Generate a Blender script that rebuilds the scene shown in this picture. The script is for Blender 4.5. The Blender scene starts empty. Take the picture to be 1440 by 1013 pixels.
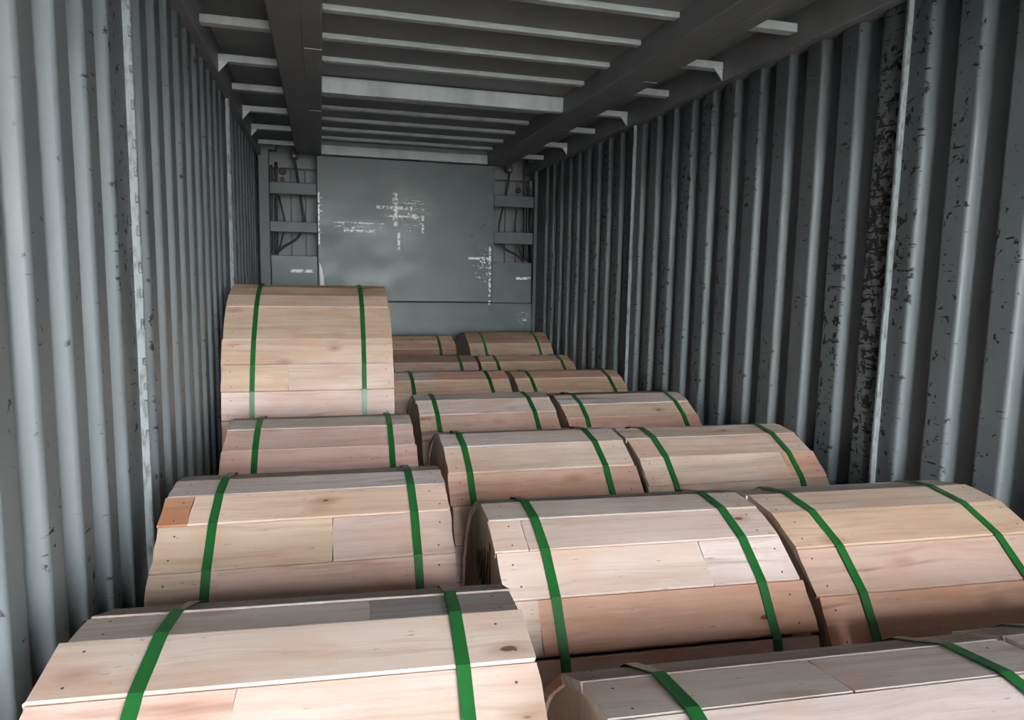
import bpy, bmesh, math, random
from mathutils import Vector, Matrix

# ---------------------------------------------------------------- camera
EYE = 1.36                      # eye height above the container floor
CAM = Vector((0.4835, 0.0, EYE))
sc = bpy.context.scene
COL = sc.collection
yaw, pitch, roll = 0.2670318, 0.1206336, 0.0185650
fw = Vector((math.sin(yaw)*math.cos(pitch), math.cos(yaw)*math.cos(pitch), -math.sin(pitch)))
rt = Vector((math.cos(yaw), -math.sin(yaw), 0.0))
up = rt.cross(fw)
r2 = math.cos(roll)*rt + math.sin(roll)*up
u2 = -math.sin(roll)*rt + math.cos(roll)*up
cam_data = bpy.data.cameras.new('camera')
cam_data.sensor_width = 36.0
cam_data.lens = 984.93/1440*36.0
cam_data.clip_start = 0.02
cam = bpy.data.objects.new('camera', cam_data)
COL.objects.link(cam)
m = Matrix((r2, u2, -fw)).transposed().to_4x4()
m.translation = CAM
cam.matrix_world = m
sc.camera = cam

# ---------------------------------------------------------------- daylight: overcast sky outside the open end
world = bpy.data.worlds.new('overcast_sky')
sc.world = world
world.use_nodes = True
bg = world.node_tree.nodes['Background']
bg.inputs['Color'].default_value = (0.93, 0.97, 1.0, 1)
bg.inputs['Strength'].default_value = 37.0
sc.view_settings.view_transform = 'Standard'
sc.view_settings.look = 'None'
sc.view_settings.gamma = 1.0
sc.view_settings.use_curve_mapping = False
sc.view_settings.exposure = 0.0
sc.cycles.max_bounces = 8
sc.cycles.diffuse_bounces = 5

rng = random.Random(7)

# ---------------------------------------------------------------- helpers
def tag(o, label=None, cat=None, group=None, kind=None):
    if label: o['label'] = label
    if cat: o['category'] = cat
    if group: o['group'] = group
    if kind: o['kind'] = kind
    return o

def empty(name, loc=(0, 0, 0), rz=0.0):
    o = bpy.data.objects.new(name, None)
    o.empty_display_size = 0.1
    o.location = loc
    o.rotation_euler = (0, 0, rz)
    COL.objects.link(o)
    return o

def mesh_obj(name, verts, faces, mat, parent=None, smooth=False):
    me = bpy.data.meshes.new(name)
    me.from_pydata([tuple(v) for v in verts], [], faces)
    me.materials.append(mat)
    me.update()
    if smooth:
        for p in me.polygons: p.use_smooth = True
    o = bpy.data.objects.new(name, me)
    COL.objects.link(o)
    if parent: o.parent = parent
    return o

class MB:
    """collects shapes for one mesh"""
    def __init__(s): s.v, s.f = [], []
    def add(s, vs, fs):
        n = len(s.v); s.v += [Vector(v) for v in vs]; s.f += [tuple(i+n for i in f) for f in fs]
    def box(s, a, b, ch=0.0):
        (x0, y0, z0), (x1, y1, z1) = a, b
        if ch <= 0:
            s.add([(x0,y0,z0),(x1,y0,z0),(x1,y1,z0),(x0,y1,z0),(x0,y0,z1),(x1,y0,z1),(x1,y1,z1),(x0,y1,z1)],
                  [(0,3,2,1),(4,5,6,7),(0,1,5,4),(1,2,6,5),(2,3,7,6),(3,0,4,7)])
            return
        bm = bmesh.new()
        bmesh.ops.create_cube(bm, size=1.0)
        for v in bm.verts:
            v.co = Vector(((x0+x1)/2+v.co.x*(x1-x0), (y0+y1)/2+v.co.y*(y1-y0), (z0+z1)/2+v.co.z*(z1-z0)))
        bmesh.ops.bevel(bm, geom=bm.edges[:], offset=ch, segments=1, affect='EDGES')
        bm.verts.index_update()
        s.add([v.co.copy() for v in bm.verts], [tuple(v.index for v in f.verts) for f in bm.faces])
        bm.free()
    def tube(s, pts, r, n=8):
        pts = [Vector(p) for p in pts]; rings = []
        for i, p in enumerate(pts):
            t = (pts[min(i+1, len(pts)-1)] - pts[max(i-1, 0)]).normalized()
            a = t.cross(Vector((0, 1, 0)))
            if a.length < 1e-3: a = t.cross(Vector((1, 0, 0)))
            a.normalize(); b = t.cross(a)
            rings.append([p + r*(math.cos(k*2*math.pi/n)*a + math.sin(k*2*math.pi/n)*b) for k in range(n)])
        vs = [v for ring in rings for v in ring]; fs = []
        for i in range(len(pts)-1):
            for k in range(n):
                k2 = (k+1) % n
                fs.append((i*n+k, i*n+k2, (i+1)*n+k2, (i+1)*n+k))
        fs.append(tuple(range(n-1, -1, -1))); fs.append(tuple(range((len(pts)-1)*n, len(pts)*n)))
        s.add(vs, fs)
    def prism(s, poly, vec):
        n = len(poly); poly = [Vector(p) for p in poly]; vec = Vector(vec)
        s.add(poly + [p+vec for p in poly],
              [tuple(range(n-1, -1, -1)), tuple(range(n, 2*n))] + [(i, (i+1) % n, n+(i+1) % n, n+i) for i in range(n)])
    def build(s, name, mat, parent=None, smooth=False):
        return mesh_obj(name, s.v, s.f, mat, parent, smooth)

# ---------------------------------------------------------------- materials
def new_mat(name):
    mt = bpy.data.materials.new(name); mt.use_nodes = True
    nt = mt.node_tree
    return mt, nt, nt.nodes['Principled BSDF']

def N(nt, typ, **kw):
    n = nt.nodes.new(typ)
    for k, v in kw.items():
        if hasattr(n, k) and k not in ('inputs',): setattr(n, k, v)
    return n

def noise(nt, vec, scale, detail=4, rough=0.55):
    n = nt.nodes.new('ShaderNodeTexNoise')
    n.inputs['Scale'].default_value = scale; n.inputs['Detail'].default_value = detail; n.inputs['Roughness'].default_value = rough
    nt.links.new(vec, n.inputs['Vector'])
    return n.outputs['Fac']

def mapped(nt, vec, scale, loc=(0, 0, 0)):
    n = nt.nodes.new('ShaderNodeMapping')
    n.inputs['Scale'].default_value = scale; n.inputs['Location'].default_value = loc
    nt.links.new(vec, n.inputs['Vector'])
    return n.outputs['Vector']

def mrange(nt, val, a, b, c=0.0, d=1.0):
    n = nt.nodes.new('ShaderNodeMapRange'); n.clamp = True
    n.inputs[1].default_value = a; n.inputs[2].default_value = b; n.inputs[3].default_value = c; n.inputs[4].default_value = d
    nt.links.new(val, n.inputs[0])
    return n.outputs[0]

def math_(nt, op, a, b=None, c=None):
    n = nt.nodes.new('ShaderNodeMath'); n.operation = op
    for i, x in enumerate((a, b, c)):
        if x is None: continue
        if isinstance(x, (int, float)): n.inputs[i].default_value = x
        else: nt.links.new(x, n.inputs[i])
    return n.outputs[0]

def mix(nt, fac, a, b, mode='MIX'):
    n = nt.nodes.new('ShaderNodeMix'); n.data_type = 'RGBA'; n.blend_type = mode
    for s, x in ((n.inputs[0], fac), (n.inputs[6], a), (n.inputs[7], b)):
        if isinstance(x, (int, float)): s.default_value = x
        elif isinstance(x, tuple): s.default_value = (*x, 1) if len(x) == 3 else x
        else: nt.links.new(x, s)
    return n.outputs[2]

def bump(nt, bsdf, h, strength, dist=0.01):
    n = nt.nodes.new('ShaderNodeBump'); n.inputs['Strength'].default_value = strength; n.inputs['Distance'].default_value = dist
    nt.links.new(h, n.inputs['Height']); nt.links.new(n.outputs['Normal'], bsdf.inputs['Normal'])

def coords(nt):
    return nt.nodes.new('ShaderNodeTexCoord').outputs['Object']

def paint_material(name, base, rust=None, rust_line=None, rough=0.42):
    """grey container paint; worn through to rust where the proud faces (local x near 0) have been rubbed"""
    mt, nt, b = new_mat(name)
    co = coords(nt)
    mott = noise(nt, mapped(nt, co, (3, 3, 1.2)), 2.2, 5)
    fine = noise(nt, co, 60, 3)
    col = mix(nt, mrange(nt, mott, 0.3, 0.7), tuple(0.80*c for c in base), tuple(1.12*c for c in base))
    col = mix(nt, mrange(nt, fine, 0.35, 0.7, 0.0, 0.10), col, tuple(1.35*c for c in base))
    stain = noise(nt, mapped(nt, co, (6, 9, 0.8), (3, 1, 2)), 1.5, 4)
    col = mix(nt, mrange(nt, stain, 0.52, 0.75, 0.0, 0.35), col, (0.17, 0.15, 0.125))
    ro = mrange(nt, mott, 0.3, 0.7, rough-0.06, rough+0.1)
    if rust is not None:
        sep = nt.nodes.new('ShaderNodeSeparateXYZ'); nt.links.new(co, sep.inputs[0])
        proud = mrange(nt, math_(nt, 'ABSOLUTE', sep.outputs[0]), 0.003, 0.012, 1.0, 0.0)
        region = noise(nt, mapped(nt, co, (1, 2.2, 1.1), (5, 2.3, 1.7)), 1.3, 2)
        blot = noise(nt, mapped(nt, co, (1, 12, 9)), 2.8, 6, 0.65)
        dash = noise(nt, mapped(nt, co, (1, 9, 42), (0, 4, 9)), 1.6, 4, 0.6)
        wear = math_(nt, 'MULTIPLY', region, 0.30)
        if rust_line is not None:
            d = math_(nt, 'SUBTRACT', sep.outputs[1], rust_line)
            ln = mrange(nt, math_(nt, 'ABSOLUTE', d), 0.03, 0.08, 0.05, 0.0)
            wear = math_(nt, 'ADD', wear, ln)
        m1 = mrange(nt, math_(nt, 'ADD', blot, wear), 0.80-rust, 0.82-rust)
        m2 = mrange(nt, math_(nt, 'ADD', dash, wear), 0.83-rust, 0.85-rust)
        mask = math_(nt, 'MULTIPLY', math_(nt, 'MAXIMUM', m1, m2), proud)
        rc = mix(nt, mrange(nt, fine, 0.45, 0.75), (0.016, 0.014, 0.014), (0.048, 0.028, 0.022))
        col = mix(nt, mask, col, rc)
        ro = math_(nt, 'ADD', ro, math_(nt, 'MULTIPLY', mask, 0.35))
    nt.links.new(col, b.inputs['Base Color']); nt.links.new(ro, b.inputs['Roughness'])
    bump(nt, b, noise(nt, co, 14, 5), 0.12, 0.004)
    return mt

PAINT = (0.152, 0.170, 0.177)
M_WALL_L = paint_material('wall_paint_left', PAINT, rust=0.01, rough=0.45)
M_WALL_R = paint_material('wall_paint_right', PAINT, rust=0.045, rust_line=2.05, rough=0.45)
M_CEIL = paint_material('ceiling_paint', (0.205, 0.212, 0.214), rough=0.5)
M_BAR = paint_material('cross_bar_paint', (0.50, 0.54, 0.53), rough=0.45)
M_BACK = paint_material('bulkhead_frame_paint', (0.092, 0.100, 0.103), rough=0.45)

def seam_material():
    mt, nt, b = new_mat('worn_seam_metal')
    co = coords(nt)
    n = noise(nt, mapped(nt, co, (40, 40, 12)), 1.5, 5, 0.65)
    col = mix(nt, mrange(nt, n, 0.48, 0.66), (0.25, 0.275, 0.28), (0.11, 0.10, 0.095))
    nt.links.new(col, b.inputs['Base Color']); b.inputs['Roughness'].default_value = 0.5
    bump(nt, b, n, 0.4, 0.004)
    return mt
M_SEAM = seam_material()

def panel_material():
    """dark green-grey steel sheet, scuffed through to bright metal in places"""
    mt, nt, b = new_mat('bulkhead_sheet')
    co = coords(nt)
    sep = nt.nodes.new('ShaderNodeSeparateXYZ'); nt.links.new(co, sep.inputs[0])
    mott = noise(nt, mapped(nt, co, (2.5, 1, 4)), 1.6, 5)
    col = mix(nt, mrange(nt, mott, 0.3, 0.7), (0.066, 0.082, 0.080), (0.103, 0.122, 0.117))
    # scuff field: where the load has rubbed
    def spot(cx, cz, rx, rz):
        a = math_(nt, 'DIVIDE', math_(nt, 'SUBTRACT', sep.outputs[0], cx), rx)
        c = math_(nt, 'DIVIDE', math_(nt, 'SUBTRACT', sep.outputs[2], cz), rz)
        d = math_(nt, 'ADD', math_(nt, 'MULTIPLY', a, a), math_(nt, 'MULTIPLY', c, c))
        return mrange(nt, d, 0.15, 1.0, 1.0, 0.0)
    f1 = spot(1.22, 1.86, 0.26, 0.26)
    f2 = spot(0.80, 1.74, 0.38, 0.10)
    f3 = spot(1.86, 1.45, 0.12, 0.40)
    f4 = spot(0.48, 1.80, 0.05, 0.40)
    f5 = spot(2.25, 0.98, 0.14, 0.10)
    fld = f1
    for f in (f2, f3, f4, f5): fld = math_(nt, 'MAXIMUM', fld, f)
    hs = noise(nt, mapped(nt, co, (7, 1, 70)), 1.5, 4, 0.6)
    vs = noise(nt, mapped(nt, co, (75, 1, 9), (4, 0, 2)), 1.5, 4, 0.6)
    ch = noise(nt, mapped(nt, co, (30, 1, 34), (1, 0, 6)), 1.4, 4, 0.6)
    k = math_(nt, 'MULTIPLY', fld, 0.21)
    def thr(x, t): return mrange(nt, math_(nt, 'ADD', x, k), t, t+0.03)
    mask = math_(nt, 'MAXIMUM', math_(nt, 'MAXIMUM', thr(hs, 0.83), thr(vs, 0.86)), thr(ch, 0.83))
    def line(x0, x1, z0, z1, w):
        # a straight scrape, broken up by the noise
        if abs(x1-x0) > abs(z1-z0):
            a = mrange(nt, math_(nt, 'ABSOLUTE', math_(nt, 'SUBTRACT', sep.outputs[2], (z0+z1)/2)), w*0.6, w, 1.0, 0.0)
            b_ = mrange(nt, math_(nt, 'ABSOLUTE', math_(nt, 'SUBTRACT', sep.outputs[0], (x0+x1)/2)), abs(x1-x0)/2, abs(x1-x0)/2+0.01, 1.0, 0.0)
        else:
            a = mrange(nt, math_(nt, 'ABSOLUTE', math_(nt, 'SUBTRACT', sep.outputs[0], (x0+x1)/2)), w*0.6, w, 1.0, 0.0)
            b_ = mrange(nt, math_(nt, 'ABSOLUTE', math_(nt, 'SUBTRACT', sep.outputs[2], (z0+z1)/2)), abs(z1-z0)/2, abs(z1-z0)/2+0.01, 1.0, 0.0)
        return math_(nt, 'MULTIPLY', a, b_)
    brk = mrange(nt, noise(nt, mapped(nt, co, (22, 1, 22), (3, 0, 8)), 1.6, 4, 0.65), 0.44, 0.52)
    for ln in ((0.95, 1.24, 1.908, 1.908, 0.016), (1.10, 1.10, 1.76, 2.03, 0.024), (1.02, 1.34, 1.838, 1.838, 0.009), (1.335, 1.335, 1.71, 1.845, 0.012),
               (0.68, 0.92, 1.704, 1.704, 0.012), (0.60, 1.0, 1.77, 1.77, 0.006), (1.93, 1.93, 1.10, 1.60, 0.012), (0.475, 0.475, 1.58, 2.0, 0.010),
               (1.13, 1.13, 1.56, 1.70, 0.014), (0.25, 0.42, 1.362, 1.362, 0.016), (2.18, 2.31, 1.332, 1.332, 0.014), (1.18, 1.34, 1.95, 1.95, 0.008), (1.74, 1.92, 1.50, 1.50, 0.012)):
        mask = math_(nt, 'MAXIMUM', mask, math_(nt, 'MULTIPLY', line(*ln), brk))
    dk = mrange(nt, noise(nt, mapped(nt, co, (9, 1, 13), (8, 0, 3)), 1.2, 3), 0.71, 0.74)
    col = mix(nt, math_(nt, 'MULTIPLY', dk, 0.8), col, (0.05, 0.05, 0.05))
    haze = math_(nt, 'MULTIPLY', math_(nt, 'MAXIMUM', f2, f1), mrange(nt, hs, 0.35, 0.7, 0.0, 0.45))
    col = mix(nt, haze, col, (0.42, 0.46, 0.43))
    col = mix(nt, mask, col, (0.95, 0.95, 0.90))
    nt.links.new(col, b.inputs['Base Color'])
    ro = mrange(nt, mott, 0.3, 0.7, 0.34, 0.48)
    nt.links.new(ro, b.inputs['Roughness'])
    bump(nt, b, noise(nt, co, 3.0, 3), 0.25, 0.02)
    return mt
M_PANEL = panel_material()

def wood_material(name, end=False):
    """sawn board: grain along local x, tint from the object's colour"""
    mt, nt, b = new_mat(name)
    oi = nt.nodes.new('ShaderNodeObjectInfo')
    co = nt.nodes.new('ShaderNodeTexCoord').outputs['Object']
    off = nt.nodes.new('ShaderNodeVectorMath'); off.operation = 'ADD'
    comb = nt.nodes.new('ShaderNodeCombineXYZ')
    for i, k in enumerate((37.0, 53.0, 71.0)):
        nt.links.new(math_(nt, 'MULTIPLY', oi.outputs['Random'], k), comb.inputs[i])
    nt.links.new(co, off.inputs[0]); nt.links.new(comb.outputs[0], off.inputs[1])
    v = off.outputs[0]
    # warped coordinates so that the grain wanders
    warp = nt.nodes.new('ShaderNodeTexNoise'); warp.inputs['Scale'].default_value = 3.0; warp.inputs['Detail'].default_value = 2
    nt.links.new(mapped(nt, v, (1.0, 2.0, 2.0)), warp.inputs['Vector'])
    wv = nt.nodes.new('ShaderNodeVectorMath'); wv.operation = 'MULTIPLY_ADD'
    nt.links.new(warp.outputs['Color'], wv.inputs[0]); wv.inputs[1].default_value = (0.05, 0.05, 0.05); nt.links.new(v, wv.inputs[2])
    w = wv.outputs[0]
    grain = noise(nt, mapped(nt, w, (2.2, 55, 55)), 1.0, 5, 0.6)
    broad = noise(nt, mapped(nt, w, (1.6, 11, 11)), 1.0, 3, 0.5)
    blot = noise(nt, mapped(nt, v, (5, 8, 8)), 1.0, 4, 0.55)
    base = oi.outputs['Color']
    dark = mix(nt, 1.0, base, (0.66, 0.55, 0.46), 'MULTIPLY')
    lite = mix(nt, 1.0, base, (1.10, 1.10, 1.10), 'MULTIPLY')
    col = mix(nt, mrange(nt, broad, 0.36, 0.72), lite, mix(nt, 0.42, base, dark))
    col = mix(nt, mrange(nt, grain, 0.46, 0.74, 0.0, 0.70), col, dark)
    speck = noise(nt, mapped(nt, v, (26, 120, 120), (2, 7, 5)), 1.0, 3, 0.6)
    col = mix(nt, mrange(nt, speck, 0.68, 0.73, 0.0, 0.55), col, (0.16, 0.09, 0.055))
    fuzz = noise(nt, mapped(nt, v, (14, 90, 90), (6, 1, 3)), 1.0, 4, 0.65)
    col = mix(nt, mrange(nt, fuzz, 0.56, 0.76, 0.0, 0.25), col, mix(nt, 0.5, base, (0.74, 0.66, 0.57)))
    red = mix(nt, 1.0, base, (0.93, 0.71, 0.60), 'MULTIPLY')
    col = mix(nt, mrange(nt, blot, 0.50, 0.70, 0.0, 0.65), col, red)
    # brown heart streaks
    streak = noise(nt, mapped(nt, w, (1.1, 20, 20), (9, 3, 1)), 1.0, 3, 0.5)
    col = mix(nt, mrange(nt, streak, 0.66, 0.74, 0.0, 0.70), col, (0.24, 0.125, 0.070))
    # knots
    vo = nt.nodes.new('ShaderNodeTexVoronoi'); vo.inputs['Scale'].default_value = 1.0
    nt.links.new(mapped(nt, w, (5.0, 11.0, 11.0)), vo.inputs['Vector'])
    kd = vo.outputs['Distance']
    sel = nt.nodes.new('ShaderNodeSeparateColor'); nt.links.new(vo.outputs['Color'], sel.inputs[0])
    on = mrange(nt, sel.outputs[0], 0.50, 0.51)
    size = mrange(nt, sel.outputs[1], 0.0, 1.0, 0.025, 0.075)
    core = mrange(nt, math_(nt, 'SUBTRACT', kd, size), 0.0, 0.02, 1.0, 0.0)
    halo = mrange(nt, kd, 0.05, 0.26, 0.60, 0.0)
    col = mix(nt, math_(nt, 'MULTIPLY', halo, on), col, (0.30, 0.155, 0.085))
    col = mix(nt, math_(nt, 'MULTIPLY', core, math_(nt, 'MULTIPLY', on, 0.85)), col, (0.075, 0.035, 0.022))
    nt.links.new(col, b.inputs['Base Color'])
    b.inputs['Roughness'].default_value = 0.72
    b.inputs['Specular IOR Level'].default_value = 0.3
    bump(nt, b, grain, 0.25, 0.003)
    return mt
M_WOOD = wood_material('sawn_board')

def flange_material():
    mt, nt, b = new_mat('flange_board')
    co = coords(nt)
    sep = nt.nodes.new('ShaderNodeSeparateXYZ'); nt.links.new(co, sep.inputs[0])
    g = noise(nt, mapped(nt, co, (20, 26, 2.0)), 1.2, 5, 0.6)
    col = mix(nt, mrange(nt, g, 0.35, 0.7), (0.62, 0.50, 0.38), (0.42, 0.32, 0.23))
    nt.links.new(col, b.inputs['Base Color']); b.inputs['Roughness'].default_value = 0.8
    bump(nt, b, g, 0.3, 0.003)
    return mt
M_FLANGE = flange_material()

def plain(name, c, rough=0.5, var=0.12, metal=0.0, scale=20):
    mt, nt, b = new_mat(name)
    co = coords(nt)
    n = noise(nt, co, scale, 4)
    nt.links.new(mix(nt, n, tuple(x*(1-var) for x in c), tuple(x*(1+var) for x in c)), b.inputs['Base Color'])
    b.inputs['Roughness'].default_value = rough; b.inputs['Metallic'].default_value = metal
    return mt
M_STRAP = plain('green_strap', (0.015, 0.120, 0.026), 0.38, 0.25, scale=14)
M_NAIL = plain('nail_steel', (0.10, 0.065, 0.045), 0.6)
M_BLACK = plain('black_paint', (0.015, 0.012, 0.012), 0.6)
M_CABLE = plain('black_cable', (0.018, 0.018, 0.02), 0.45)
M_CORE = plain('drum_core_wood', (0.30, 0.21, 0.13), 0.8, 0.3)
M_FLOOR = plain('container_floor_wood', (0.16, 0.11, 0.075), 0.75, 0.35, scale=9)
M_GROUND = plain('yard_concrete', (0.16, 0.155, 0.145), 0.85, 0.15, scale=3)
M_REAR = plain('rear_sheet_paint', (0.19, 0.193, 0.193), 0.5, 0.08, scale=5)
M_WHITE = plain('white_sheet', (0.75, 0.72, 0.72), 0.5, 0.05)
M_STEEL = plain('pipe_steel', (0.42, 0.44, 0.45), 0.4, 0.1)
M_RUSTY = plain('rusty_clamp', (0.09, 0.05, 0.035), 0.7, 0.3)

# ---------------------------------------------------------------- the container
W = 2.35
Y0, Y1 = -2.60, 6.05             # open door end, bulkhead end
ZT = EYE + 0.915                # underside of the top side rails
ZC = EYE + 1.048                # roof sheet

def ground_and_floor():
    g = MB(); g.box((-40, -60, -0.30), (42, Y0-0.03, -0.16)); o = g.build('ground', M_GROUND)
    tag(o, 'pale concrete yard outside the open container end', 'ground', kind='structure')
    fl = empty('floor'); tag(fl, 'dark plank floor of the shipping container', 'floor', kind='structure')
    n = 14; w = (W-0.02)/n
    for i in range(n):
        b = MB(); b.box((0.01+i*w+0.002, Y0, -0.03), (0.01+(i+1)*w-0.002, 6.5, 0.0), 0.002)
        b.build('plank', M_FLOOR, fl)
    b = MB(); b.box((-0.05, Y0-0.02, -0.16), (W+0.05, 6.5, -0.031)); b.build('underframe', M_BACK, fl)
ground_and_floor()

SLOPE, REC, DEPTH = 0.014, 0.078, 0.034
def corrugated(name, ridges, ya, yb, side, mat, parent):
    """ridges: y of the middle of every slope that faces the open end. local x = 0 is the proud face,
    side = +1 when the recesses go towards +x (right wall), -1 for the left wall"""
    pts = [(0.0, ya)]
    for r in ridges:
        s0 = r-0.5*SLOPE-REC-SLOPE
        if s0 > pts[-1][1]+0.002: pts.append((0.0, s0))
        pts += [(DEPTH, s0+SLOPE), (DEPTH, r-0.5*SLOPE), (0.0, r+0.5*SLOPE)]
    pts.append((0.0, yb))
    # round the bends
    q = [pts[0]]
    for i in range(1, len(pts)-1):
        p0, p1, p2 = Vector(pts[i-1]), Vector(pts[i]), Vector(pts[i+1])
        rr = min(0.007, 0.42*(p1-p0).length, 0.42*(p2-p1).length)
        a = p1+(p0-p1).normalized()*rr; c = p1+(p2-p1).normalized()*rr
        e = 0.0015
        q.append(tuple(a+(p0-p1).normalized()*e))
        for t in (0, 0.33, 0.67, 1.0):
            q.append(tuple((1-t)**2*a+2*t*(1-t)*p1+t*t*c))
        q.append(tuple(c+(p2-p1).normalized()*e))
    q.append(pts[-1])
    zs = [0.0, 0.6, 1.2, 1.8, ZT+0.01]
    vs = [(side*x, y, z) for z in zs for (x, y) in q]
    n = len(q); fs = []
    for j in range(len(zs)-1):
        for i in range(n-1):
            f = (j*n+i, j*n+i+1, (j+1)*n+i+1, (j+1)*n+i)
            fs.append(f if side > 0 else f[::-1])
    o = mesh_obj(name, vs, fs, mat, parent, smooth=True)
    so = o.modifiers.new('sheet', 'SOLIDIFY'); so.thickness = 0.002; so.offset = -1
    return o

def seam(y, side, parent, beads):
    b = MB()
    x0, x1 = (-0.022, 0.004) if side > 0 else (-0.004, 0.022)
    b.box((x0, y-0.006, 0.0), (x1, y+0.006, ZT+0.005), 0.002)
    o = b.build('weld_seam', M_SEAM, parent)
    r = random.Random(int(y*1000))
    z = 0.9
    while z < ZT-0.05 and beads:                       # stitch welds along the lap
        w = MB(); hx = -side*0.020
        k = r.uniform(0.008, 0.014)
        w.tube([(hx, y-0.012, z), (hx+side*0.002, y-0.009, z+k), (hx, y-0.012, z+2*k)], 0.0045, 6)
        w.build('weld_bead', M_SEAM, o)
        z += r.uniform(0.05, 0.10)
    return o

def wall(side):
    right = side > 0
    root = empty('wall_right' if right else 'wall_left', (W if right else 0.0, 0, 0))
    tag(root, ('corrugated grey steel wall on the right with dark rust patches' if right else 'corrugated grey steel wall on the left with stitched weld seams'), 'wall', kind='structure')
    mat = M_WALL_R if right else M_WALL_L
    if right:
        near = [1.885-0.187*k for k in range(23)][::-1]
        midr = [2.196+0.1951*k for k in range(10)]
        far = [4.264+0.1922*k for k in range(9)]
        s1, s2 = 1.972, 4.045
    else:
        near = [1.933-0.182*k for k in range(23)][::-1]
        midr = [2.268+0.1918*k for k in range(10)]
        far = [4.31+0.191*k for k in range(9)]
        s1, s2 = 2.09, 4.178
    corrugated('corrugated_panel', near, Y0, s1, side, mat, root)
    corrugated('corrugated_panel', midr, s1, s2, side, mat, root)
    corrugated('corrugated_panel', far, s2, Y1, side, mat, root)
    seam(s1, side, root, not right); seam(s2, side, root, not right)
    # top side rail
    b = MB()
    if right: b.box((-0.045, Y0, ZT), (0.06, 6.45, ZC+0.02), 0.003)
    else: b.box((-0.06, Y0, ZT), (0.035, 6.45, ZC+0.02), 0.003)
    b.build('top_rail', M_CEIL, root)
    b = MB()
    if right: b.box((0.0, Y0-0.06, -0.1), (0.09, Y0-0.001, ZC+0.05), 0.006)
    else: b.box((-0.09, Y0-0.06, -0.1), (0.0, Y0-0.001, ZC+0.05), 0.006)
    b.build('corner_post', M_BACK, root)
wall(1); wall(-1)

def door(n, x0, x1, y0, y1, outer, label):
    root = empty('door_%d' % n, (x0, y0, 0.0)); tag(root, label, 'door', kind='structure')
    w, l = x1-x0, y1-y0
    b = MB(); b.box((0, 0, 0.02), (w, l, ZC), 0.006); b.build('door_leaf', M_WALL_L, root)
    xo = w if outer > 0 else 0.0
    for t in (0.28, 0.72):
        b = MB(); b.tube([(xo+outer*0.03, l*t, 0.05), (xo+outer*0.03, l*t, ZC-0.03)], 0.016, 10); o = b.build('lock_bar', M_BAR, root, True)
        b = MB(); b.box((xo+outer*0.02-0.015, l*t-0.16, 1.05), (xo+outer*0.02+0.015, l*t-0.012, 1.10), 0.004); b.build('handle', M_BAR, o)
        for z in (0.2, 1.2, 2.2):
            b = MB(); b.box((xo+outer*0.014-0.014, l*t-0.03, z), (xo+outer*0.014+0.014, l*t+0.03, z+0.05), 0.004); b.build('keeper', M_BAR, o)
door(1, -0.10, -0.045, Y0-1.22, Y0-0.062, -1, 'unseen left door leaf, added straight out to shade the right wall')  # out-of-view leaf added to keep sky light off the right wall
door(2, W+0.15, W+0.205, Y0+0.0, Y0+1.16, 1, 'right container door leaf folded back along the side')

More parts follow.
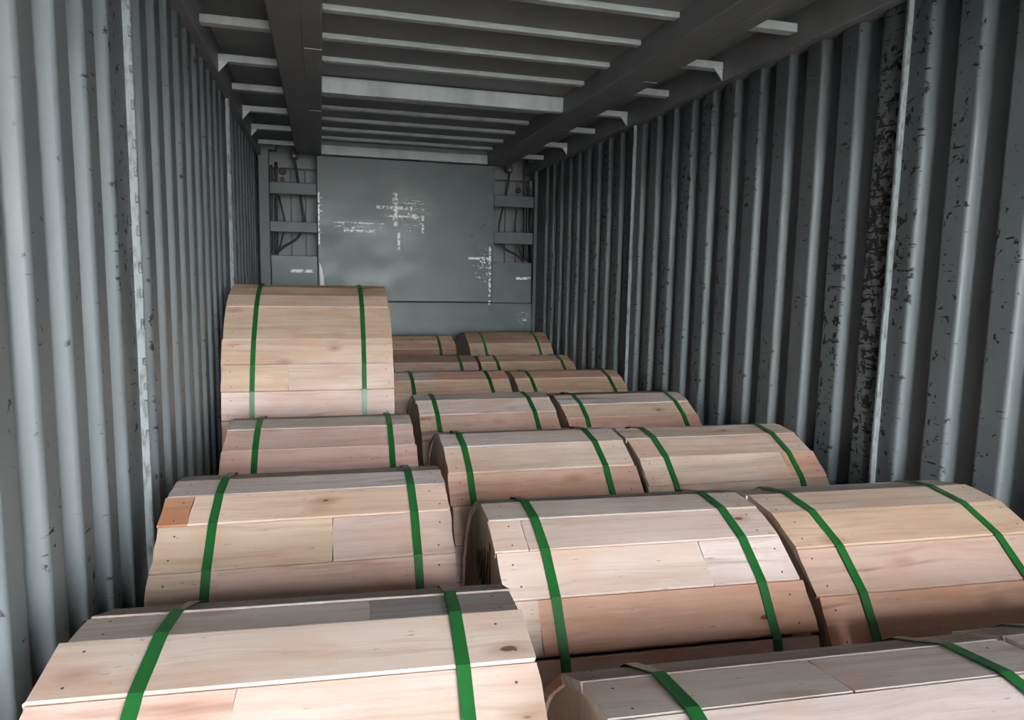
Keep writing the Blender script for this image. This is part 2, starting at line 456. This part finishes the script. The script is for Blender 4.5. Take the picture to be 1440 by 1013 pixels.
# ceiling -----------------------------------------------------------------
BX = ((0.304, 0.502), (1.882, 2.080))
BZ = EYE+0.945
def ceiling():
    root = empty('ceiling', (0, 0, 0)); tag(root, 'ribbed grey steel roof with two long box beams', 'ceiling', kind='structure')
    # flat roof sheet between the beams, carried by slim roof bows
    x0, x1 = BX[0][1]-0.01, BX[1][0]+0.01
    b = MB(); b.box((x0, Y0, ZC+0.006), (x1, 6.45, ZC+0.016)); b.build('roof_sheet', M_CEIL, root)
    for k in range(-18, 6):
        if k == 0: continue
        yr = 4.07+0.352*k
        b = MB(); b.box((BX[0][1]+0.002, yr, ZC-0.017), (BX[1][0]-0.002, yr+0.045, ZC+0.007), 0.004); b.build('roof_bow', M_BAR, root)
    b = MB(); b.box((-0.06, Y0, ZC+0.024), (W+0.06, 6.47, ZC+0.04)); b.build('roof_skin', M_CEIL, root)  # outer cover added so no sky light leaks in past the beam ends
    # flat side sheets
    for a, c in ((-0.03, BX[0][0]+0.01), (BX[1][1]-0.01, W+0.03)):
        b = MB(); b.box((a, Y0, ZC+0.004), (c, 6.45, ZC+0.016)); b.build('side_roof_sheet', M_CEIL, root)
    for a, c in BX:
        b = MB(); b.box((a, Y0, BZ), (c, 6.10, ZC+0.015), 0.006); o = b.build('box_beam', M_CEIL, root)
        # lap weld along the underside
        w = MB(); w.tube([(a+0.62*(c-a), y, BZ-0.0005) for y in (Y0+0.1, 1.5, 3, 4.5, 6.0)], 0.003, 6); w.build('weld_bead', M_CEIL, o)
        for yj in (3.25, 4.45):
            w = MB(); w.tube([(a+0.62*(c-a), yj, BZ-0.0005), (c, yj, BZ-0.0005)], 0.002, 6); w.build('weld_bead', M_BAR, o)
    # deep cross beam and the header over the bulkhead
    b = MB(); b.box((BX[0][1], 4.065, EYE+0.962), (BX[1][0], 4.12, ZC), 0.003); b.build('cross_beam', M_BAR, root)
    b = MB(); b.box((BX[0][1], 6.03, EYE+0.945), (BX[1][0]+0.0, 6.09, EYE+1.018), 0.003); b.build('header', M_BAR, root)
    b = MB(); b.box((BX[0][1], 6.04, EYE+1.019), (BX[1][0]+0.0, 6.09, ZC+0.03)); b.build('header_web', M_CEIL, root)
    # short bars between rail and beam, some with a corner gusset
    ys = [-2.18, -1.65, -1.12, -0.6, -0.08, 0.45, 0.98, 1.5, 2.03, 2.55, 3.08, 3.61, 4.14, 4.67, 5.23, 5.82]
    for i, y in enumerate(ys):
        for side in (0, 1):
            a, c = (0.034, BX[0][0]) if side == 0 else (BX[1][1], W-0.044)
            yy = y+(0.05 if side == 0 else -0.05)
            b = MB(); b.box((a, yy, EYE+0.970), (c, yy+0.05, EYE+1.003), 0.002); o = b.build('cross_bar', M_BAR, root)
            gus = (11, 13, 14) if side == 0 else (10, 12, 14)
            if i in gus:
                g = MB(); s = 0.052; z = EYE+0.9695
                x = a if side == 0 else c; d = 1 if side == 0 else -1
                g.prism([(x, yy+0.002, z), (x+d*s*0.85, yy+0.002, z), (x, yy+0.002, z-s)], (0, 0.008, 0)); g.build('gusset', M_BAR, o)
ceiling()

# bulkhead ---------------------------------------------------------------
def bulkhead():
    yb = 6.10
    root = empty('wall_back', (0, 0, 0)); tag(root, 'grey steel bulkhead with scuffed centre sheet and open side bays', 'wall', kind='structure')
    def E(z): return EYE+z*1.0167
    def pl(name, x0, x1, z0, z1, y0=yb, t=0.02, mat=M_BACK, ch=0.003):
        b = MB(); b.box((x0, y0, z0), (x1, y0+t, z1), ch); return b.build(name, mat, root)
    pl('bulkhead_sheet', 0.466, 1.945, E(-0.238), E(0.925), y0=yb-0.012, t=0.014, mat=M_PANEL)
    pl('lower_sheet', 0.02, 2.33, 0.0, E(-0.246), y0=yb-0.004, t=0.014, mat=M_PANEL)
    pl('side_sheet', 0.095, 0.46, E(-0.243), E(0.125), mat=M_PANEL)
    pl('side_sheet', 1.95, 2.32, E(-0.243), E(0.11), mat=M_PANEL)
    pl('post', 0.012, 0.092, 0.0, E(0.945), y0=yb-0.03, t=0.09)
    pl('post', 2.325, 2.392, 0.0, E(0.965), y0=yb-0.03, t=0.09)
    pl('post', 0.462, 0.50, 0.0, E(0.93), y0=yb+0.006, t=0.06)
    pl('post', 1.91, 1.965, 0.0, E(0.92), y0=yb+0.006, t=0.06)
    for z0, z1 in ((0.612, 0.705), (0.312, 0.395)): pl('rung_plate', 0.093, 0.461, E(z0), E(z1), t=0.012)
    for z0, z1 in ((0.588, 0.684), (0.27, 0.372)): pl('rung_plate', 1.966, 2.324, E(z0), E(z1), t=0.012)
    pl('post_cap', 0.0, 0.15, E(0.945), E(0.985), y0=yb-0.03, t=0.09, mat=M_BACK)
    pl('post_cap', 2.26, 2.40, E(0.966), E(1.0), y0=yb-0.03, t=0.09, mat=M_BACK)
    # sheet far behind the bays, in upright strips
    xs = [-0.03, 0.13, 0.245, 0.365, 0.52, 0.9, 1.3, 1.7, 2.02, 2.145, 2.25, 2.42]
    for a, c in zip(xs[:-1], xs[1:]):
        pl('rear_sheet', a+0.004, c-0.004, 0.0, E(0.84), y0=6.42, t=0.015, mat=M_REAR)
    pl('rear_top_plate', -0.03, 2.42, E(0.855), ZC+0.02, y0=6.40, t=0.03, mat=M_REAR)
    pl('rear_skin', -0.05, 2.44, -0.1, ZC+0.03, y0=6.45, t=0.02, mat=M_BACK)
    for x in (-0.062, 2.392):
        b = MB(); b.box((x, Y0, -0.03), (x+0.02, 6.47, ZC+0.02)); b.build('side_skin', M_BACK, root)  # outer plates added to stop sky light leaking in beside the posts
bulkhead()

def at(px, py, y):
    """world point at depth y seen in the photograph at that pixel (used once, to read positions off the bulkhead)"""
    d = r2*((px-720)/984.93)+u2*(-(py-506.5)/984.93)+fw
    return CAM+d*(y/d.y)

def cables():
    def cable(pts, r, label, mat=M_CABLE, name='cable', cat='cable', y=6.2):
        p = [at(a, c, y) for a, c in pts]
        # smooth
        for _ in range(2):
            q = [p[0]]
            for i in range(len(p)-1): q += [p[i]*0.75+p[i+1]*0.25, p[i]*0.25+p[i+1]*0.75]
            q.append(p[-1]); p = q
        b = MB(); b.tube(p, r, 8); o = b.build(name, mat, None, True)
        return tag(o, label, cat)
    cable([(413, 222), (415, 232), (420, 258), (424, 285), (428, 312)], 0.011, 'thick black cable hanging from the left beam end in the left bay')
    cable([(388, 357), (400, 346), (416, 338), (424, 326), (426, 312)], 0.010, 'black cable curving across the lowest opening of the left bay', y=6.16)
    cable([(381, 232), (381, 290), (381, 356)], 0.011, 'black upright hose beside the left bulkhead post', name='hose', cat='hose')
    cable([(388, 228), (388, 290), (388, 356)], 0.012, 'dark upright hose second from the left bulkhead post', name='hose', cat='hose', y=6.22)
    cable([(392, 275), (397, 295), (401, 312), (396, 340), (391, 356)], 0.007, 'thin bent wire beside the hoses in the left bay', name='wire', cat='wire', y=6.27)
    cable([(717, 242), (715, 256), (711, 278), (704, 305), (701, 325), (703, 342), (712, 352), (724, 357), (732, 364), (737, 369)], 0.010, 'long black cable looping down the right bay', y=6.16)
    cable([(737, 240), (738, 290), (738, 366)], 0.013, 'dark upright hose in the right bay beside the steel pipe', name='hose', cat='hose')
    cable([(743, 262), (742, 300), (741, 366)], 0.010, 'black upright hose nearest the steel pipe in the right bay', name='hose', cat='hose', y=6.23)
    cable([(727, 296), (722, 325), (728, 345), (736, 366)], 0.007, 'thin dark wire bending through the right bay', name='wire', cat='wire', y=6.28)
    # steel pipe with coupling
    root = empty('steel_pipe', at(747, 368, 6.2)); tag(root, 'pale steel pipe with a coupling beside the right bulkhead post', 'pipe')
    b = MB(); pa, pb, pc = at(747, 372, 6.2), at(748, 268, 6.2), at(748, 255, 6.2)
    o0 = root.location
    b.tube([pa-o0, pb-o0], 0.012, 10); b.build('pipe', M_STEEL, root, True)
    b.tube([pb-o0, pc-o0], 0.02, 10); b2 = MB(); b2.tube([pb-o0, pc-o0], 0.021, 10); b2.build('coupling', M_STEEL, root, True)
    # round sockets on the rear sheet
    for (x, y, r, lab) in ((397, 241, 0.030, 'oval black socket on the rear sheet of the left bay'), (397, 252, 0.020, 'small black socket low in the top opening of the left bay'),
                           (729, 268, 0.026, 'round black socket on the rear sheet of the right bay')):
        p = at(x, y, 6.405); root = empty('socket', p); tag(root, lab, 'socket')
        b = MB(); b.tube([(0, 0.014, 0), (0, 0.0, 0)], r, 14); b.build('ring', M_BLACK, root)
        b = MB(); b.tube([(0, 0.0, 0), (0, -0.012, 0)], r*0.6, 12); b.build('plug', M_RUSTY, root)
    for (x, y, lab) in ((414, 218, 'rusty cable clamp under the left beam end'), (716, 238, 'dark cable clamp under the right beam end')):
        p = at(x, y, 6.2); root = empty('cable_clamp', p); tag(root, lab, 'clamp')
        b = MB(); b.box((-0.028, -0.02, -0.035), (0.028, 0.02, 0.04), 0.006); b.build('clamp_body', M_RUSTY, root)
        b = MB(); b.tube([(0, -0.02, -0.01), (0, -0.03, -0.01)], 0.009, 6); b.build('bolt', M_STEEL, root)
    # pale torn sliver at the lower left edge of the centre sheet
    q = [at(449, 368, 6.083), at(453, 378, 6.083), at(455.5, 390, 6.083), at(456, 402, 6.083), at(450.5, 402, 6.083)]
    b = MB(); b.prism(q, (0, 0.004, 0)); o = b.build('torn_sheet_strip', M_WHITE); tag(o, 'white torn strip at the lower left edge of the scuffed bulkhead sheet', 'strip')
cables()

# ---------------------------------------------------------------- cable reels
TINT = {
    'pale': (0.60, 0.475, 0.385), 'pink': (0.60, 0.430, 0.350), 'salmon': (0.57, 0.365, 0.270), 'cream': (0.62, 0.500, 0.400),
    'ochre': (0.58, 0.425, 0.290), 'grey': (0.54, 0.480, 0.425), 'dgrey': (0.31, 0.280, 0.255), 'brown': (0.38, 0.250, 0.170),  # grey: upturned slats, weathering plus cool grazing light put into the colour
    'white': (0.63, 0.530, 0.455), 'rust': (0.50, 0.27, 0.15), 'tan': (0.60, 0.462, 0.338)}
def tint(name, r):
    c = TINT[name]; k = r.uniform(0.93, 1.06)
    return (c[0]*k*r.uniform(0.98, 1.02), c[1]*k*0.99, c[2]*k*r.uniform(1.01, 1.09), 1.0)

def board(name, length, width, thick, mat, parent, col, r, centre, axis_x, tang, norm, ragged=0.003):
    """flat sawn board, chamfered along its outer edges, ends slightly ragged; local x length, y width, z outward"""
    h = length/2; w = width/2; c = 0.0025
    prof = [(-w, -thick), (w, -thick), (w, -c), (w-c, 0.0), (-w+c, 0.0), (-w, -c)]
    # insert points along the outer face for ragged ends
    k = 4
    outer = [(w-c-(2*w-2*c)*i/k, 0.0) for i in range(1, k)]
    prof = prof[:4]+outer+prof[4:]
    n = len(prof)
    vs = []
    for e in (-1, 1):
        for (y, z) in prof:
            vs.append((e*(h+r.uniform(-ragged, ragged)), y, z))
    fs = [tuple(range(n-1, -1, -1)), tuple(range(n, 2*n))]+[(i, (i+1) % n, n+(i+1) % n, n+i) for i in range(n)]
    o = mesh_obj(name, vs, fs, mat, parent)
    o.matrix_local = Matrix.Translation(centre) @ Matrix((axis_x, tang, norm)).transposed().to_4x4()
    o.color = col
    return o

def make_reel(label, ref, yc, yaw_deg, x0, x1, R, bounds, tints=None, joints=None, straps=(0.165, 0.85), seed=1, step=16.4, gap_at=None,
              core=True, marks=False, back=None):
    """a wooden cable drum lying on its rims: two flanges, a core, lagging slats nailed round the rims, two green straps.
    Local x is the drum axis; angle 0 faces the open end, 90 is straight up."""
    r = random.Random(seed)
    yw = math.radians(yaw_deg); mid = (x0+x1)/2-ref; L = x1-x0
    root = empty('cable_reel', (ref+mid*math.cos(yw), yc+mid*math.sin(yw), 0.0), yw)
    tag(root, label, 'cable reel', 'wooden cable reels loaded in rows')
    zc = R+0.001
    bs = sorted(bounds, reverse=True)
    lo = bs[-1]; hi = bs[0]+0.0
    rest = 360-(bs[0]-bs[-1]); n = max(1, round(rest/step)); w = rest/n
    extra = [hi+w*(i+1)+r.uniform(-0.12, 0.12)*w for i in range(n-1)]
    ang = sorted(bs+extra)
    ang.append(ang[0]+360)
    T = 0.016
    def P(a, rad): return Vector((0, -rad*math.cos(math.radians(a)), zc+rad*math.sin(math.radians(a))))
    names = ['pale', 'pink', 'cream', 'tan', 'tan', 'pale', 'pink', 'salmon']
    nails = MB()
    for i in range(len(ang)-1):
        a0, a1 = ang[i], ang[i+1]
        p0, p1 = P(a0, R-0.0015), P(a1, R-0.0015)
        tang = (p1-p0).normalized(); norm = Vector((1, 0, 0)).cross(tang).normalized()
        c = (p0+p1)/2
        if norm.dot(c-Vector((0, 0, zc))) < 0: norm = -norm; 
        width = (p1-p0).length
        jit = r.uniform(-0.0025, 0.0015)
        tl = r.uniform(-0.010, 0.010)
        tg = (tang+norm*tl).normalized(); nm = (norm-tang*tl).normalized()
        ax = tg.cross(nm)
        gap = 0.0022
        if gap_at is not None and a0 <= gap_at+0.5 and gap_at-0.5 <= a0: gap = 0.009
        shift = tg*(gap/2)
        key = round(a0)
        amid = (a0+a1)/2
        # find tint
        tn = None
        if tints:
            for (ta, tname) in tints.items():
                if a0-2 <= ta <= a1+2 and abs(ta-amid) < (a1-a0)/2: tn = tname
        if tn is None: tn = r.choice(names)
        js = [0.0, 1.0]; jn = None
        if joints:
            for (ja, frac, tname) in joints:
                if a0 < ja < a1: js = [0.0, frac, 1.0]; jn = tname
        elif False: pass
        if len(js) == 2 and r.random() < 0.18 and not (10 < amid < 110): js = [0.0, r.uniform(0.2, 0.8), 1.0]
        e0, e1 = r.uniform(-0.003, 0.004), r.uniform(-0.003, 0.004)
        for k in range(len(js)-1):
            xa = -L/2+js[k]*L-(e0 if k == 0 else -0.0008); xb = -L/2+js[k+1]*L+(e1 if k == len(js)-2 else -0.0008)
            tname = tn
            if jn and ((isinstance(jn, tuple) and True)): tname = jn[k]
            cen = c+norm*jit+Vector(((xa+xb)/2, 0, 0))+shift
            board('slat', xb-xa, width-gap, T, M_WOOD, root, tint(tname, r), r, cen, Vector((1, 0, 0)), tg, Vector((1, 0, 0)).cross(tg), ragged=0.002)
        if -30 < amid < 130:
            for xe in (-L/2+0.035, L/2-0.035):
                for t in (-0.28, 0.25):
                    pc = c+norm*(jit+0.0006)+tg*(t*width+r.uniform(-0.006, 0.006))+Vector((xe+r.uniform(-0.012, 0.012), 0, 0))
                    s = 0.0026
                    nails.add([pc+s*(math.cos(q)*Vector((1, 0, 0))+math.sin(q)*tg) for q in [j*math.pi/3 for j in range(6)]]+[pc+norm*0.001], [(j, (j+1) % 6, 6) for j in range(6)])
    if nails.v:
        o = nails.build('nail_heads', M_NAIL, root); o['kind'] = 'stuff'
    # flanges: a ring of upright boards each side, set in a little from the slat ends
    RF = R-T-0.004
    for e in (-1, 1):
        fx = e*(L/2-0.006); tk = 0.045
        nb = 6; fo = None
        fmain = MB(); seg = 40
        hub = 0.045
        inner = [(fx, -hub*math.cos(q), zc+hub*math.sin(q)) for q in [j*2*math.pi/seg for j in range(seg)]]
        outer = [(fx, -RF*math.cos(q), zc+RF*math.sin(q)) for q in [j*2*math.pi/seg for j in range(seg)]]
        vs = []
        for dx in (0.0, -e*tk):
            vs += [(p[0]+dx, p[1], p[2]) for p in inner]+[(p[0]+dx, p[1], p[2]) for p in outer]
        fs = []
        for j in range(seg):
            j2 = (j+1) % seg
            A, B = 0, seg; C, D = 2*seg, 3*seg
            fs += [(A+j, A+j2, B+j2, B+j), (C+j, D+j, D+j2, C+j2), (B+j, B+j2, D+j2, D+j), (A+j, C+j, C+j2, A+j2)]
        fmain.add(vs, fs)
        fo = fmain.build('flange', M_FLANGE, root)
        # battens nailed across the outer face
        if e < 0 and marks:
            mk = MB(); rr = random.Random(3)
            for (ty, tz, ln) in ((-0.065, 0.655, 0.15), (-0.03, 0.635, 0.13), (0.005, 0.64, 0.10), (0.045, 0.62, 0.10), (0.085, 0.615, 0.08), (0.12, 0.61, 0.06)):
                pts = [(fx-0.0015, ty+rr.uniform(-0.012, 0.012), tz+ln*(t-0.5)) for t in (0, 0.25, 0.5, 0.75, 1.0)]
                for a, b_ in zip(pts[:-1], pts[1:]):
                    wd = 0.010
                    mk.add([(a[0], a[1]-wd, a[2]), (a[0], a[1]+wd, a[2]), (b_[0], b_[1]+wd, b_[2]), (b_[0], b_[1]-wd, b_[2])], [(0, 1, 2, 3)])
            mk.build('painted_marking', M_BLACK, fo)
    if core:
        b = MB(); b.tube([(-L/2+0.055, 0, zc), (L/2-0.055, 0, zc)], R*0.5, 20); b.build('drum_core', M_CORE, root)
    # green straps round the lagging
    for sf in straps:
        sx = -L/2+sf*L; hw = 0.0105
        vs, fs = [], []
        n = len(ang)-1
        skew = r.uniform(-0.010, 0.010)
        for i in range(n):
            d = P(ang[i], R+0.0035)
            xx = sx+skew*math.sin(math.radians(ang[i]))
            inn = P(ang[i], R+0.0022)
            vs += [(xx-hw, d.y, d.z), (xx+hw, d.y, d.z), (xx+hw, inn.y, inn.z), (xx-hw, inn.y, inn.z)]
        for i in range(n):
            j = (i+1) % n
            for k in range(4):
                fs.append((4*i+k, 4*i+(k+1) % 4, 4*j+(k+1) % 4, 4*j+k))
        mesh_obj('strap', vs, fs, M_STRAP, root)
    return root

RS = 0.398
# left column
make_reel('nearest reel by the left wall, wide cream boards under two grey ones', 0.45, 1.129, -4.4, 0.100, 0.804, RS, [101, 88, 70, 52, 35],
          tints={110: 'grey', 95: 'grey', 79: 'cream', 61: 'white', 44: 'pink', 27: 'pale'},
          joints=[(94, 0.645, ('grey', 'dgrey')), (61, 0.384, ('pink', 'white'))], seed=11, straps=(0.19, 0.84))
make_reel('second reel along the left wall, with a short orange-brown end piece and a loose splinter', 0.45, 1.972, -1.95, 0.105, 0.811, RS, [91, 76, 60, 42, 26],
          tints={99: 'grey', 83: 'grey', 68: 'tan', 51: 'tan', 34: 'pink', 18: 'pale'},
          joints=[(68, 0.09, ('rust', 'tan')), (51, 0.577, ('tan', 'pale')), (34, 0.21, ('pale', 'pink'))], seed=12, straps=(0.175, 0.87))
make_reel('low reel directly in front of the tall reel, mostly pinkish boards', 0.45, 2.786, -1.2, 0.147, 0.821, RS, [89, 74, 56, 39],
          tints={97: 'grey', 82: 'grey', 65: 'pink', 48: 'pink', 31: 'pale'}, seed=13, straps=(0.17, 0.865))
make_reel('tall large-diameter reel rising above all the others by the left wall', 0.45, 3.812, -0.2, 0.063, 0.804, 0.645, [101, 90, 79, 68, 58, 39, 28, 17, 6],
          tints={95: 'grey', 84: 'tan', 73: 'ochre', 63: 'tan', 48: 'tan', 34: 'tan', 23: 'tan', 12: 'pale', 1: 'pink'},
          joints=[(23, 0.376, ('tan', 'pale'))], seed=14, step=11.2, straps=(0.17, 0.815))
# middle and right columns
make_reel('bottom-edge middle reel with grey-white boards, cut off by the frame', 1.2, 0.749, -3.64, 0.832, 1.543, RS, [122, 106, 90, 73, 56],
          tints={114: 'grey', 98: 'grey', 81: 'white', 64: 'white'}, joints=[(98, 0.505, ('grey', 'grey'))], seed=15, straps=(0.15, 0.845), marks=True)
make_reel('reel corner at the bottom right edge of the picture', 1.9, 0.712, -3.6, 1.562, 2.24, RS, [122, 106, 90, 73, 56],
          tints={114: 'grey', 98: 'grey', 81: 'white'}, seed=16)
make_reel('large middle reel in the second row with black marks on its open left end', 1.2, 1.584, -3.76, 0.859, 1.545, RS, [96, 79.5, 63.5, 46.5, 29],
          tints={104: 'grey', 88: 'grey', 71: 'pale', 55: 'white', 38: 'pink', 20: 'brown'},
          joints=[(71, 0.107, ('cream', 'pale')), (55, 0.69, ('white', 'white')), (38, 0.102, ('cream', 'salmon'))], seed=17, gap_at=29, straps=(0.167, 0.845), marks=True)
make_reel('second-row reel at the right wall with one tan board above pink ones', 1.9, 1.526, -3.47, 1.561, 2.237, RS, [93, 76, 58.5, 41.5, 24],
          tints={101: 'grey', 84: 'cream', 67: 'ochre', 50: 'pink', 33: 'salmon', 15: 'brown'}, seed=18, straps=(0.167, 0.83))
make_reel('third-row middle reel with a salmon lower board', 1.2, 2.394, -1.65, 0.878, 1.525, RS, [91, 73, 54, 37],
          tints={99: 'grey', 82: 'grey', 64: 'pale', 46: 'salmon', 30: 'salmon'}, seed=19, straps=(0.11, 0.827))
make_reel('third-row reel at the right wall, lower board reddish at its right end', 1.9, 2.341, -2.4, 1.542, 2.219, RS, [93, 77, 60, 43],
          tints={101: 'grey', 85: 'cream', 68: 'pale', 51: 'pale'}, joints=[(51, 0.807, ('pale', 'salmon'))], seed=20, straps=(0.14, 0.84))
make_reel('fourth-row middle reel beside the tall reel, one wide pale board', 1.2, 3.202, -0.6, 0.895, 1.522, RS, [95, 78, 60, 44],
          tints={86: 'grey', 69: 'white', 52: 'pink'}, seed=21, straps=(0.127, 0.831))
make_reel('fourth-row reel at the right wall with a reddish front board', 1.9, 3.147, -0.15, 1.545, 2.193, RS, [86, 69, 55, 38],
          tints={93: 'brown', 77: 'grey', 62: 'ochre', 46: 'salmon'}, seed=22, straps=(0.135, 0.88))
make_reel('fifth-row middle reel partly behind the tall reel', 1.2, 4.007, -0.4, 0.856, 1.52, RS, [86, 68, 52],
          tints={94: 'grey', 77: 'grey', 60: 'ochre'}, joints=[(77, 0.37, ('grey', 'salmon'))], seed=23, straps=(0.166, 0.838))
make_reel('fifth-row reel at the right wall', 1.9, 3.965, -0.4, 1.549, 2.204, RS, [86, 69, 52],
          tints={94: 'brown', 77: 'salmon', 60: 'ochre'}, seed=24, straps=(0.155, 0.88))
make_reel('sixth-row middle reel, only its right half showing past the tall reel', 1.2, 4.808, -0.2, 0.828, 1.508, RS, [85, 68, 52],
          tints={93: 'grey', 76: 'brown', 60: 'pink'}, seed=25, straps=(0.165, 0.83))
make_reel('sixth-row reel at the right wall', 1.9, 4.768, 0, 1.528, 2.186, RS, [85, 68, 52],
          tints={93: 'grey', 76: 'ochre', 60: 'ochre'}, seed=26, straps=(0.16, 0.88))
make_reel('farthest middle reel against the bulkhead, left of the dark gap', 1.2, 5.65, 0, 0.821, 1.501, 0.432, [83, 68, 53, 38],
          tints={90: 'brown', 75: 'ochre', 60: 'salmon', 45: 'brown'}, seed=27, step=14.6, straps=(0.165, 0.81))
make_reel('farthest reel against the bulkhead, right of the dark gap', 1.9, 5.642, 0, 1.604, 2.28, 0.444, [86, 72, 57, 42],
          tints={93: 'brown', 79: 'ochre', 64: 'brown', 50: 'ochre'}, seed=28, step=14.6, straps=(0.197, 0.85))

# a loose splinter sticking out of the second left reel
o = [c for c in bpy.data.objects if c.name == 'cable_reel.001'][0]
b = MB(); sp = [(-0.352, -0.33, 0.60), (-0.385, -0.335, 0.583), (-0.350, -0.335, 0.592)]
b.prism(sp, (0.0, 0.006, 0.002)); w = b.build('splinter', M_WOOD, o); w.color = (0.66, 0.55, 0.45, 1)
